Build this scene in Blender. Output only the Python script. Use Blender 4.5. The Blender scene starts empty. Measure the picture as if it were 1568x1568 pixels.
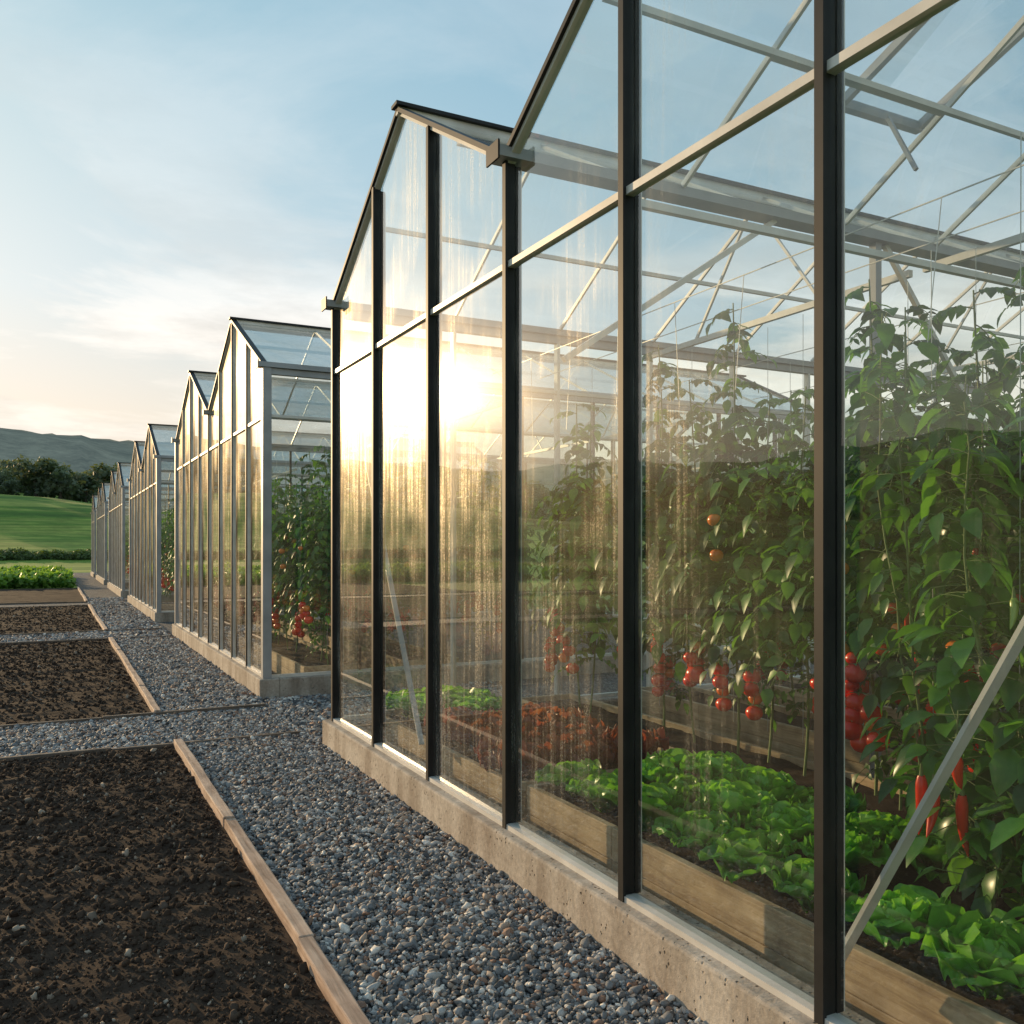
import bpy, math, random
import numpy as np
from mathutils import Vector, Matrix, Euler
random.seed(7); rng=np.random.default_rng(7)
scene=bpy.context.scene
COL=scene.collection

# ------------------------------------------------------------ noise
def _h(ix,iy,s):
    n=(ix*374761393+iy*668265263+s*1442695041)&0xffffffff
    n=((n^(n>>13))*1274126177)&0xffffffff
    n=n^(n>>16)
    return (n&0xffff)/65535.0
def vnoise(x,y,s=0):
    x=np.asarray(x,dtype=np.float64);y=np.asarray(y,dtype=np.float64)
    ix=np.floor(x).astype(np.int64);iy=np.floor(y).astype(np.int64)
    fx=x-ix;fy=y-iy
    fx=fx*fx*(3-2*fx);fy=fy*fy*(3-2*fy)
    a=_h(ix,iy,s);b=_h(ix+1,iy,s);c=_h(ix,iy+1,s);d=_h(ix+1,iy+1,s)
    return (a*(1-fx)+b*fx)*(1-fy)+(c*(1-fx)+d*fx)*fy
def fbm(x,y,o=4,s=0):
    v=0;a=.5;f=1.0
    for i in range(o):
        v=v+a*(vnoise(x*f,y*f,s+i*17)-.5);a*=.5;f*=2.03
    return v
def sstep(a,b,x):
    t=np.clip((x-a)/(b-a),0,1);return t*t*(3-2*t)

# ------------------------------------------------------------ materials
def newmat(name):
    m=bpy.data.materials.new(name);m.use_nodes=True
    nt=m.node_tree;nt.nodes.clear()
    out=nt.nodes.new('ShaderNodeOutputMaterial')
    return m,nt,out
def N(nt,t,**kw):
    n=nt.nodes.new('ShaderNode'+t)
    for k,v in kw.items():
        if k in n.inputs.keys(): n.inputs[k].default_value=v
        else: setattr(n,k,v)
    return n
def L(nt,a,b): nt.links.new(a,b)
def coords(nt,scale=(1,1,1),kind='Object'):
    tc=N(nt,'TexCoord');mp=N(nt,'Mapping')
    mp.inputs['Scale'].default_value=scale
    L(nt,tc.outputs[kind],mp.inputs['Vector']);return mp.outputs['Vector']
def noise(nt,vec,scale,detail=5,rough=.55,dist=0):
    n=N(nt,'TexNoise');n.inputs['Scale'].default_value=scale
    n.inputs['Detail'].default_value=detail;n.inputs['Roughness'].default_value=rough
    n.inputs['Distortion'].default_value=dist
    if vec is not None:L(nt,vec,n.inputs['Vector'])
    return n.outputs['Fac']
def ramp(nt,fac,stops,interp='LINEAR'):
    r=N(nt,'ValToRGB');cr=r.color_ramp;cr.interpolation=interp
    while len(cr.elements)<len(stops): cr.elements.new(.5)
    for e,(p,c) in zip(cr.elements,stops):
        e.position=p;e.color=(c[0],c[1],c[2],1) if not isinstance(c,(int,float)) else (c,c,c,1)
    L(nt,fac,r.inputs['Fac']);return r.outputs['Color']
def math_(nt,op,a,b=None,clamp=False):
    m=N(nt,'Math');m.operation=op;m.use_clamp=clamp
    for i,v in enumerate((a,b)):
        if v is None:continue
        if isinstance(v,(int,float)):m.inputs[i].default_value=v
        else:L(nt,v,m.inputs[i])
    return m.outputs[0]
def mixc(nt,fac,a,b,blend='MIX'):
    m=N(nt,'Mix');m.data_type='RGBA';m.blend_type=blend
    for idx,v in ((0,fac),(6,a),(7,b)):
        if isinstance(v,(int,float)):m.inputs[idx].default_value=v
        elif isinstance(v,tuple):m.inputs[idx].default_value=(*v,1)
        else:L(nt,v,m.inputs[idx])
    return m.outputs[2]
def bump(nt,h,strength=.5,dist=.01):
    b=N(nt,'Bump');b.inputs['Strength'].default_value=strength;b.inputs['Distance'].default_value=dist
    L(nt,h,b.inputs['Height']);return b.outputs['Normal']
def pbsdf(nt,color,rough=.6,metal=0,normal=None,spec=.5):
    p=N(nt,'BsdfPrincipled')
    if isinstance(color,tuple):p.inputs['Base Color'].default_value=(*color,1)
    else:L(nt,color,p.inputs['Base Color'])
    if isinstance(rough,(int,float)):p.inputs['Roughness'].default_value=rough
    else:L(nt,rough,p.inputs['Roughness'])
    p.inputs['Metallic'].default_value=metal
    p.inputs['Specular IOR Level'].default_value=spec
    if normal is not None:L(nt,normal,p.inputs['Normal'])
    return p
def simple(name,c1,c2,scale=8,rough=.6,metal=0,bs=.2,bd=.003,stretch=(1,1,1),spec=.5):
    m,nt,out=newmat(name);v=coords(nt,stretch)
    f=noise(nt,v,scale,4,.6)
    c=ramp(nt,f,[(.3,c1),(.7,c2)])
    nr=None
    if bs>0: nr=bump(nt,noise(nt,v,scale*7,3,.6),bs,bd)
    p=pbsdf(nt,c,rough,metal,nr,spec)
    L(nt,p.outputs[0],out.inputs[0]);return m

M_dark=simple('dark_frame_rubber',(.010,.010,.011),(.026,.025,.024),5,.55,.0,0,spec=.3)
M_alu=simple('aluminium',(.56,.53,.48),(.76,.73,.68),4,.42,.1,0)
M_grey=simple('grey_steel',(.26,.27,.28),(.38,.39,.40),3,.45,.2,0)
def mat_concrete():
    m,nt,out=newmat('concrete');v=coords(nt)
    f=noise(nt,v,3,8,.65);f2=noise(nt,v,40,5,.7)
    c=ramp(nt,f,[(.3,(.38,.31,.25)),(.5,(.52,.45,.375)),(.72,(.63,.57,.49))])
    vo=N(nt,'TexVoronoi');vo.inputs['Scale'].default_value=38;L(nt,v,vo.inputs['Vector'])
    pit=ramp(nt,vo.outputs['Distance'],[(.12,0.0),(.24,1.0)])
    pm=ramp(nt,noise(nt,v,9,3),[(.5,1.0),(.56,0.0)])
    pit2=math_(nt,'MAXIMUM',pit,pm)
    c=mixc(nt,1.0,c,ramp(nt,pit2,[(0,(.3,.28,.26)),(1,(1,1,1))]),'MULTIPLY')
    c=mixc(nt,.6,c,ramp(nt,f2,[(.35,(.5,.5,.5)),(.65,(1,1,1))]),'MULTIPLY')
    st=ramp(nt,noise(nt,coords(nt,(5,5,1)),1.2,4,.6),[(.35,(.55,.51,.47)),(.6,(1,1,1))])
    c=mixc(nt,.8,c,st,'MULTIPLY')
    h=math_(nt,'ADD',math_(nt,'MULTIPLY',f2,.5),pit2)
    p=pbsdf(nt,c,.9,0,bump(nt,h,.9,.008));L(nt,p.outputs[0],out.inputs[0]);return m
M_conc=mat_concrete()
def mat_wood(name,a,b,c3,ax=1):
    m,nt,out=newmat(name)
    st=[14,14,14];st[ax]=.9
    v=coords(nt,tuple(st));f=noise(nt,v,2.2,7,.65,.6)
    v2=coords(nt);g=noise(nt,v2,5,5,.6)
    c=ramp(nt,f,[(.3,a),(.5,b),(.72,c3)])
    c=mixc(nt,.8,c,ramp(nt,g,[(.3,(.45,.42,.4)),(.6,(1,1,1))]),'MULTIPLY')
    p=pbsdf(nt,c,.8,0,bump(nt,f,.7,.006));L(nt,p.outputs[0],out.inputs[0]);return m
M_wood=mat_wood('timber_edging',(.28,.175,.12),(.54,.38,.28),(.70,.54,.41))
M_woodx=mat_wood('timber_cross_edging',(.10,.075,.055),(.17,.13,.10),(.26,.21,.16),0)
M_bed=mat_wood('timber_planter',(.36,.23,.13),(.58,.41,.24),(.72,.54,.36))

def mat_glass(name,haze=.05,tint=(.93,.965,.95),refl=1.6,streak=1.0,cheap=False):
    m,nt,out=newmat(name);v=coords(nt)
    lw=N(nt,'LayerWeight');lw.inputs['Blend'].default_value=.5
    f=math_(nt,'POWER',lw.outputs['Facing'],4.2)
    f=math_(nt,'ADD',math_(nt,'MULTIPLY',f,.92),.045)
    f=math_(nt,'MULTIPLY',f,refl,True)
    tr=N(nt,'BsdfTransparent');tr.inputs[0].default_value=(*tint,1)
    gl=N(nt,'BsdfGlossy');gl.inputs['Roughness'].default_value=.0;gl.inputs[0].default_value=(1,1,1,1)
    if not cheap:
        g2=N(nt,'BsdfGlossy');g2.inputs['Roughness'].default_value=.20;g2.inputs[0].default_value=(1,.93,.80,1)
        gm=N(nt,'MixShader');gm.inputs[0].default_value=.07;L(nt,gl.outputs[0],gm.inputs[1]);L(nt,g2.outputs[0],gm.inputs[2]);gl=gm
    mx=N(nt,'MixShader');L(nt,f,mx.inputs[0]);L(nt,tr.outputs[0],mx.inputs[1]);L(nt,gl.outputs[0],mx.inputs[2])
    if cheap:
        bm=ramp(nt,noise(nt,coords(nt,(1,3,1)),1.1,2,.6),[(.3,.5),(.7,1.2)])
        hz=math_(nt,'MULTIPLY',bm,haze,True)
    else:
        sy=N(nt,'SeparateXYZ');L(nt,v,sy.inputs[0])
        wet=ramp(nt,math_(nt,'MULTIPLY',sy.outputs['Y'],.1),[(.17,.15),(.26,.45),(.38,.75),(.48,1.0)])
        big=noise(nt,coords(nt,(1,1.1,.8)),1.3,3,.6)
        bm=ramp(nt,big,[(.42,0.0),(.60,1.0)])
        s1=noise(nt,coords(nt,(30,30,.9)),1.0,4,.7,.3)
        runs=ramp(nt,s1,[(.48,0.0),(.60,1.0)])
        s2=noise(nt,v,120,1,.7);drops=ramp(nt,s2,[(.52,0.0),(.62,1.0)])
        hz=math_(nt,'MULTIPLY',runs,bm)
        hz=math_(nt,'MULTIPLY',hz,math_(nt,'ADD',math_(nt,'MULTIPLY',drops,.75),.25))
        hz=math_(nt,'MULTIPLY',hz,.55*streak)
        hz=math_(nt,'ADD',hz,math_(nt,'MULTIPLY',bm,haze*.7))
        hz=math_(nt,'MULTIPLY',hz,wet)
        hz=math_(nt,'ADD',hz,haze*.2,True)
    df=N(nt,'BsdfDiffuse');df.inputs[0].default_value=(.80,.77,.70,1)
    tl=N(nt,'BsdfTranslucent');tl.inputs[0].default_value=(.8,.8,.78,1)
    rg=N(nt,'BsdfGlossy');rg.inputs['Roughness'].default_value=.42;rg.inputs[0].default_value=(1,.90,.72,1)
    m1=N(nt,'MixShader');m1.inputs[0].default_value=.5;L(nt,df.outputs[0],m1.inputs[1]);L(nt,tl.outputs[0],m1.inputs[2])
    m2=N(nt,'MixShader');m2.inputs[0].default_value=.38;L(nt,m1.outputs[0],m2.inputs[1]);L(nt,rg.outputs[0],m2.inputs[2])
    fm=N(nt,'MixShader');L(nt,hz,fm.inputs[0]);L(nt,mx.outputs[0],fm.inputs[1]);L(nt,m2.outputs[0],fm.inputs[2])
    L(nt,fm.outputs[0],out.inputs[0]);return m
M_glass=mat_glass('greenhouse_glass',.11,refl=1.5)
M_glassi=mat_glass('inner_glass',.06,cheap=True,refl=1.2)
M_roof=mat_glass('roof_glass',.45,(.86,.92,.95),1.6,.6,True)
M_roof1=mat_glass('clear_roof_glass',.14,(.90,.96,.98),1.2,.5,True)

def mat_leaf(name,c1,c2,c3,trans=.3,rough=.42):
    m,nt,out=newmat(name)
    at=N(nt,'Attribute');at.attribute_name='tone'
    oi=N(nt,'ObjectInfo')
    f=noise(nt,coords(nt),30,2,.6)
    t=math_(nt,'ADD',at.outputs['Fac'],math_(nt,'MULTIPLY',math_(nt,'SUBTRACT',f,.5),.35),True)
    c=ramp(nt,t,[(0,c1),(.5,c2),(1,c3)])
    hs=N(nt,'HueSaturation');L(nt,c,hs.inputs['Color'])
    L(nt,math_(nt,'ADD',math_(nt,'MULTIPLY',oi.outputs['Random'],.35),.82),hs.inputs['Value'])
    p=pbsdf(nt,hs.outputs[0],rough,0,None,.45)
    tl=N(nt,'BsdfTranslucent')
    tc=mixc(nt,1.0,hs.outputs[0],(2.0,1.9,.9),'MULTIPLY');L(nt,tc,tl.inputs[0])
    mx=N(nt,'MixShader');mx.inputs[0].default_value=trans
    L(nt,p.outputs[0],mx.inputs[1]);L(nt,tl.outputs[0],mx.inputs[2]);L(nt,mx.outputs[0],out.inputs[0]);return m
M_tleaf=mat_leaf('tomato_leaf',(.014,.055,.010),(.045,.14,.022),(.15,.33,.05),.36)
M_pleaf=mat_leaf('pepper_leaf',(.020,.080,.014),(.058,.19,.028),(.16,.38,.055),.36,.28)
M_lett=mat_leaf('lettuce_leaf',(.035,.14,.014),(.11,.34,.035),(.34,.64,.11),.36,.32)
M_red=mat_leaf('red_lettuce_leaf',(.10,.016,.014),(.22,.04,.032),(.32,.15,.07),.35,.4)
M_bush=mat_leaf('bush_leaf',(.03,.055,.018),(.07,.12,.03),(.15,.2,.05),.2,.6)
M_tree=mat_leaf('tree_leaf_hazed',(.07,.10,.07),(.12,.155,.09),(.19,.22,.11),.2,.7)  # lighter, greyer leaf tones with the distance haze painted in
M_crop=mat_leaf('crop_leaf',(.05,.14,.02),(.14,.28,.045),(.26,.42,.08),.3,.5)
M_stem=simple('plant_stem',(.09,.16,.04),(.2,.27,.09),20,.6,0,0)
M_string=simple('string',(.6,.6,.56),(.8,.8,.76),20,.8,0,0)
M_tom=simple('tomato_red',(.66,.020,.006),(.80,.05,.010),6,.26,0,.0)
M_tomo=simple('tomato_orange',(.75,.15,.02),(.80,.24,.03),6,.26,0,.0)
M_tomg=simple('tomato_green',(.24,.36,.06),(.38,.48,.1),6,.26,0,.0)
M_bark=simple('bark',(.05,.04,.03),(.1,.08,.06),5,.9,0,0)

def mat_soil():
    m,nt,out=newmat('soil');v=coords(nt)
    f=noise(nt,v,2.5,5,.6);g=noise(nt,v,70,5,.7);k=noise(nt,v,11,5,.65)
    c=ramp(nt,k,[(.25,(.044,.030,.023)),(.52,(.062,.043,.032)),(.8,(.085,.060,.045))])
    c=mixc(nt,.7,c,ramp(nt,f,[(.3,(.7,.68,.66)),(.7,(1.1,1.1,1.05))]),'MULTIPLY')
    c=mixc(nt,.8,c,ramp(nt,g,[(.3,(.6,.58,.56)),(.7,(1.3,1.3,1.3))]),'MULTIPLY')
    p=pbsdf(nt,c,1.0,0,bump(nt,g,.6,.006),.1);L(nt,p.outputs[0],out.inputs[0]);return m
M_soil=mat_soil()
def mat_clod():
    m,nt,out=newmat('soil_clod');oi=N(nt,'ObjectInfo');v=coords(nt)
    c=ramp(nt,oi.outputs['Random'],[(0,(.035,.024,.018)),(.6,(.066,.046,.034)),(.95,(.10,.074,.056)),(1,(.40,.34,.27))])
    p=pbsdf(nt,c,.95,0,None,.1);L(nt,p.outputs[0],out.inputs[0]);return m
M_clod=mat_clod()
def mat_pebble():
    m,nt,out=newmat('pebble');oi=N(nt,'ObjectInfo');v=coords(nt)
    c=ramp(nt,oi.outputs['Random'],[(0,(.09,.092,.096)),(.20,(.20,.20,.20)),(.46,(.32,.315,.31)),(.60,(.40,.315,.25)),(.74,(.45,.435,.41)),(.84,(.28,.17,.12)),(.92,(.72,.67,.60))],'CONSTANT')
    g=noise(nt,v,3,3,.7)
    c=mixc(nt,.7,c,ramp(nt,g,[(.3,(.6,.6,.6)),(.7,(1.25,1.25,1.25))]),'MULTIPLY')
    p=pbsdf(nt,c,.7,0,None,.3);L(nt,p.outputs[0],out.inputs[0]);return m
M_peb=mat_pebble()
def mat_gravel():
    m,nt,out=newmat('gravel_base');v=coords(nt)
    vo=N(nt,'TexVoronoi');vo.inputs['Scale'].default_value=45;L(nt,v,vo.inputs['Vector'])
    c=ramp(nt,vo.outputs['Color'],[(0,(.07,.072,.076)),(.5,(.20,.20,.20)),(1,(.38,.37,.35))])
    d=ramp(nt,vo.outputs['Distance'],[(.2,1.0),(.75,.2)])
    c=mixc(nt,1.0,c,d,'MULTIPLY')
    p=pbsdf(nt,c,.8,0,bump(nt,d,1,.012),.3);L(nt,p.outputs[0],out.inputs[0]);return m
M_grav=mat_gravel()
def mat_field():
    m,nt,out=newmat('grass_field');v=coords(nt)
    big=noise(nt,coords(nt,(.014,.04,1)),1,5,.6,.8)
    sm=noise(nt,v,.35,8,.8)
    c=ramp(nt,big,[(.3,(.05,.12,.02)),(.44,(.10,.20,.03)),(.5,(.18,.27,.045)),(.58,(.34,.38,.09)),(.64,(.15,.25,.04)),(.75,(.08,.17,.03))])
    c=mixc(nt,.9,c,ramp(nt,sm,[(.3,(.45,.5,.45)),(.7,(1.25,1.25,1.1))]),'MULTIPLY')
    p=pbsdf(nt,c,.9,0,None,.1)
    L(nt,p.outputs[0],out.inputs[0]);return m
M_field=mat_field()
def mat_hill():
    m,nt,out=newmat('forested_hill_hazed');v=coords(nt)
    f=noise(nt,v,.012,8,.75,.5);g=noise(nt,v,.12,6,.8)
    c=ramp(nt,f,[(.38,(.27,.26,.21)),(.52,(.37,.345,.27)),(.65,(.47,.43,.33))])  # distance haze is painted into these pale base colours, no volume
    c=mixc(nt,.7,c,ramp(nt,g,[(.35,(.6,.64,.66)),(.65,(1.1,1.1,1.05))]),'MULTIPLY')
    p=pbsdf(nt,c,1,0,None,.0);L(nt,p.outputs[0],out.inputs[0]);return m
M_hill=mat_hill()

# ------------------------------------------------------------ mesh builder
class MB:
    def __init__(s): s.v=[];s.f=[];s.m=[];s.t=[];s.n=0
    def add(s,verts,faces,mat=0,tone=.5):
        verts=np.asarray(verts,dtype=float).reshape(-1,3)
        s.v.append(verts)
        if np.isscalar(tone): tone=np.full(len(verts),tone)
        s.t.append(np.asarray(tone,dtype=float))
        o=s.n
        for f in faces:
            s.f.append(tuple(i+o for i in f));s.m.append(mat)
        s.n+=len(verts)
    def box(s,a,b,mat=0):
        x0,y0,z0=a;x1,y1,z1=b
        v=[(x0,y0,z0),(x1,y0,z0),(x1,y1,z0),(x0,y1,z0),(x0,y0,z1),(x1,y0,z1),(x1,y1,z1),(x0,y1,z1)]
        s.add(v,[(3,2,1,0),(4,5,6,7),(0,1,5,4),(1,2,6,5),(2,3,7,6),(3,0,4,7)],mat)
    def beam(s,p,q,w,h,mat=0,up=(0,0,1)):
        p=np.array(p,float);q=np.array(q,float);d=q-p;d/=np.linalg.norm(d)
        up=np.array(up,float);sd=np.cross(d,up)
        if np.linalg.norm(sd)<1e-4: sd=np.cross(d,(1,0,0))
        sd/=np.linalg.norm(sd);u=np.cross(sd,d)
        sd*=w/2;u*=h/2
        v=[p-sd-u,p+sd-u,p+sd+u,p-sd+u,q-sd-u,q+sd-u,q+sd+u,q-sd+u]
        s.add(v,[(0,1,2,3),(7,6,5,4),(4,5,1,0),(5,6,2,1),(6,7,3,2),(7,4,0,3)],mat)
    def tube(s,pts,r,sides=5,mat=0,tone=.5):
        pts=np.asarray(pts,float);n=len(pts)
        r=np.broadcast_to(np.asarray(r,float),(n,))
        d=np.gradient(pts,axis=0);d/=np.linalg.norm(d,axis=1)[:,None]+1e-9
        ref=np.array([1.,.03,0]) if abs(d[0][2])>.7 else np.array([0,0,1.])
        a=np.cross(d,ref);a/=np.linalg.norm(a,axis=1)[:,None]+1e-9;b=np.cross(d,a)
        ang=np.linspace(0,2*np.pi,sides,endpoint=False)
        V=(pts[:,None,:]+r[:,None,None]*(np.cos(ang)[None,:,None]*a[:,None,:]+np.sin(ang)[None,:,None]*b[:,None,:])).reshape(-1,3)
        F=[]
        for i in range(n-1):
            for j in range(sides):
                k=(j+1)%sides;F.append((i*sides+j,i*sides+k,(i+1)*sides+k,(i+1)*sides+j))
        s.add(V,F,mat,tone)
    def mesh(s,name,mats,smooth=False):
        me=bpy.data.meshes.new(name)
        V=np.concatenate(s.v)
        me.from_pydata(V.tolist(),[],s.f)
        for m in mats: me.materials.append(m)
        me.polygons.foreach_set('material_index',s.m)
        if smooth: me.polygons.foreach_set('use_smooth',[True]*len(s.f))
        a=me.attributes.new('tone','FLOAT','POINT');a.data.foreach_set('value',np.concatenate(s.t).astype(np.float32))
        me.update();return me
    def obj(s,name,mats,parent=None,smooth=False,bevel=0):
        o=bpy.data.objects.new(name,s.mesh(name,mats,smooth));COL.objects.link(o)
        if parent:o.parent=parent
        if bevel:
            b=o.modifiers.new('bevel','BEVEL');b.width=bevel;b.segments=2;b.limit_method='ANGLE'
        return o
def empty(name):
    e=bpy.data.objects.new(name,None);COL.objects.link(e);return e
def inst(name,me,loc,rz=0,sc=1,parent=None,tilt=(0,0)):
    o=bpy.data.objects.new(name,me);COL.objects.link(o)
    o.location=loc;o.rotation_euler=(tilt[0],tilt[1],rz);o.scale=(sc,sc,sc)
    if parent:o.parent=parent
    return o
def scatter(name,protos,P,R,S):
    n=len(P)
    c=bpy.data.collections.new(name+'_parts')
    for p in protos:c.objects.link(p)
    me=bpy.data.meshes.new(name);me.vertices.add(n)
    me.vertices.foreach_set('co',np.asarray(P,np.float32).ravel())
    a=me.attributes.new('rot','FLOAT_VECTOR','POINT');a.data.foreach_set('vector',np.asarray(R,np.float32).ravel())
    a=me.attributes.new('scl','FLOAT_VECTOR','POINT');a.data.foreach_set('vector',np.asarray(S,np.float32).ravel())
    a=me.attributes.new('idx','INT','POINT');a.data.foreach_set('value',rng.integers(0,len(protos),n).astype(np.int32))
    o=bpy.data.objects.new(name,me);COL.objects.link(o)
    g=bpy.data.node_groups.new(name+'_gn','GeometryNodeTree')
    g.interface.new_socket('Geometry',in_out='INPUT',socket_type='NodeSocketGeometry')
    g.interface.new_socket('Geometry',in_out='OUTPUT',socket_type='NodeSocketGeometry')
    gi=g.nodes.new('NodeGroupInput');go=g.nodes.new('NodeGroupOutput')
    ip=g.nodes.new('GeometryNodeInstanceOnPoints');ci=g.nodes.new('GeometryNodeCollectionInfo')
    ci.inputs['Collection'].default_value=c;ci.inputs['Separate Children'].default_value=True;ci.inputs['Reset Children'].default_value=True
    def na(nm,t):
        x=g.nodes.new('GeometryNodeInputNamedAttribute');x.data_type=t;x.inputs['Name'].default_value=nm;return x.outputs['Attribute']
    e=g.nodes.new('FunctionNodeEulerToRotation')
    g.links.new(na('rot','FLOAT_VECTOR'),e.inputs[0]);g.links.new(e.outputs[0],ip.inputs['Rotation'])
    g.links.new(na('scl','FLOAT_VECTOR'),ip.inputs['Scale'])
    g.links.new(na('idx','INT'),ip.inputs['Instance Index'])
    ip.inputs['Pick Instance'].default_value=True
    g.links.new(gi.outputs[0],ip.inputs['Points']);g.links.new(ci.outputs[0],ip.inputs['Instance'])
    g.links.new(ip.outputs[0],go.inputs[0])
    md=o.modifiers.new('instances','NODES');md.node_group=g
    return o
def proto(name,me): return bpy.data.objects.new(name,me)

# ------------------------------------------------------------ layout constants
TH=math.radians(27.2);CH=1.56;D=1.98
ZF=.20;ZR=2.93;ZE=3.43;ZA=4.31;XB=D+8.0
E0,E1=.84,.905
CROSS=[(7.43,8.83),(16.5,18.0),(26.3,27.9)]

# ------------------------------------------------------------ greenhouses
def gable_z(y,y0,w):
    t=((y-y0)/w)%1.0
    if abs(y-y0)<1e-6: t=0
    return ZE+(ZA-ZE)*(1-abs(2*t-1))
def greenhouse(y0,w,ng,nb,first=False):
    y1=y0+w*ng;bw=w/nb
    root=empty('greenhouse')
    f=MB()
    f.box((D-.085,y0-.09,-.1),(D+.12,y1+.10,ZF))
    f.box((XB-.1,y0-.09,-.1),(XB+.1,y1+.10,ZF))
    f.box((D+.12,y0-.09,-.1),(XB-.1,y0+.1,ZF))
    f.box((D+.12,y1-.1,-.1),(XB-.1,y1+.10,ZF))
    f.obj('foundation',[M_conc],root,bevel=.012)
    al=MB();dk=MB();gr=MB()
    for xw,sg in ((D,-1),(XB,1)):
        al.box((xw-.03,y0,ZF),(xw+.03,y1,ZF+.022))
        al.box((xw-.02,y0,ZR-.015),(xw+.02,y1,ZR+.015))
        for i in range(ng*nb+1):
            y=y0+i*bw;zt=gable_z(y,y0,w)
            if i in(0,ng*nb):zt=ZE
            big=(not first) and i in(0,ng*nb)
            if big:
                gr.box((xw-.045,y-.045,ZF+.002),(xw+.045,y+.045,zt))
            else:
                ww=.034
                dk.box((min(xw+sg*.022,xw+sg*.036),y-ww/2,ZF-.002),(max(xw+sg*.022,xw+sg*.036),y+ww/2,zt))
                (dk if first else al).box((xw-.0215,y-.0085,ZF+.022),(xw+.0215,y+.0085,zt-.002))
                xa,xb=(xw+.0235,xw+.05) if sg<0 else (xw-.05,xw-.0235)
                dk.box((xa,y-.013,ZF+.022),(xb,y+.013,zt-.02))
                if first: al.box((xb+.001,y-.012,ZF+.022),(xb+.006,y+.012,zt-.03))
        for g in range(ng):
            a=y0+g*w;m=a+w/2;b=a+w
            for (p,q) in ((a,m),(m,b)):
                zp=ZE if p==a else ZA;zq=ZA if q==m else ZE
                al.beam((xw,p,zp),(xw,q,zq),.045,.024)
                dk.beam((xw+sg*.008,p,zp+.0255),(xw+sg*.008,q,zq+.0255),.065,.026)
    for ye,sg in ((y0,-1),(y1,1)):
        gr.box((D+.05,ye-.03,ZE-.07),(XB-.05,ye+.03,ZE-.005))
        al.box((D+.05,ye-.024,ZF),(XB-.05,ye+.024,ZF+.03))
        al.box((D+.05,ye-.018,ZR-.014),(XB-.05,ye+.018,ZR+.014))
        for i in range(1,8):
            x=D+i*1.0
            (al if first else dk).box((x-.014,ye-.03,ZF+.031),(x+.014,ye+.03,ZE-.07))
    for g in range(ng+1):
        y=y0+g*w
        gr.box((D-.09,y-.06,ZE-.002),(XB+.12,y+.06,ZE+.05))
        dk.box((D-.10,y-.066,ZE-.02),(D-.09,y+.066,ZE+.07))
        if 0<g<ng:
            for x in (4.5,7.6): gr.box((x-.025,y-.025,0),(x+.025,y+.025,ZE-.003))
    rg=MB()
    for g in range(ng):
        a=y0+g*w;m=a+w/2;b=a+w
        dk.beam((D-.06,m,ZA+.045),(XB+.1,m,ZA+.045),.10,.022)
        al.beam((D-.04,m,ZA+.01),(XB+.06,m,ZA+.01),.04,.046)
        for s,(p,q) in enumerate(((a,m),(b,m))):
            off=.06 if q>p else -.06
            zp=ZE+.05
            for i in range(8):
                xa=D+i;xb=D+i+1
                if first and g==0 and s==1 and i==1:
                    k=.45
                    yk=p+off+(m-p-off)*k;zk=zp+(ZA-zp)*k
                    rg.add([(xa,p+off,zp),(xb+.2,p+off,zp),(xb+.2,yk,zk),(xa,yk,zk)],[(0,1,2,3)])
                    rg.add([(xa,yk,zk),(3.74,yk,zk),(3.74,m,ZA),(xa,m,ZA)],[(0,1,2,3)])
                    al.beam((xa,yk,zk),(xb+.2,yk,zk),.025,.03)
                else:
                    if first and g==0 and s==1 and i==2: xa+=.2
                    j=random.uniform(-.002,.002)
                    rg.add([(xa,p+off,zp+j),(xb,p+off,zp-j),(xb,m,ZA+j),(xa,m,ZA-j)],[(0,1,2,3)])
                if i: al.beam((xa,p+off,zp),(xa,m,ZA),.018,.03)
            k=.5
            yk=p+(m-p)*k;zk=ZE+(ZA-ZE)*k-.03
            al.beam((D+.05,yk,zk),(XB-.05,yk,zk),.026,.03)
        for x in ([D+2.9,D+5.9]):
            al.beam((x,a+.05,ZE-.12),(x,b-.05,ZE-.12),.035,.045)
            al.beam((x,a+w*.27,ZE-.10),(x,m,ZA-.06),.02,.02)
            al.beam((x,a+w*.73,ZE-.10),(x,m,ZA-.06),.02,.02)
    if first:
        m=y0+w/2
        xa,xb=3.75,4.35
        h0=np.array([0,m+.03,ZA+.02]);h1=np.array([0,3.45,3.93])
        for x in (xa,xb): gr.beam((x,h0[1],h0[2]),(x,h1[1],h1[2]),.035,.045)
        gr.beam((xa-.0175,h1[1],h1[2]),(xb+.0175,h1[1],h1[2]),.05,.05)
        rg.add([(xa,h0[1],h0[2]),(xb,h0[1],h0[2]),(xb,h1[1],h1[2]),(xa,h1[1],h1[2])],[(0,1,2,3)])
        gr.beam(((xa+xb)/2,h1[1]-.05,h1[2]-.03),((xa+xb)/2,m+.85,ZE+.12),.02,.02)
        al.beam((D+.12,1.95,.30),(D+.12,.90,2.2),.012,.045,up=(1,0,0))
        al.beam((D+.12,5.35,.30),(D+.12,6.78,2.75),.012,.035,up=(1,0,0))
        for (pa,pb) in (((D+.3,3.87,2.5),(D+1.7,3.87,ZE)),((D+3.4,3.87,2.5),(D+2.6,3.87,ZE))):
            al.beam(pa,pb,.03,.03)
        for x in (3.3,3.75,4.95,6.15):
            al.beam((x,y0+.1,3.02),(x,y1-.1,3.02),.005,.005)
        al.beam((D+.35,3.35,3.12),(XB-.2,3.35,3.12),.035,.035)
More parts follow.
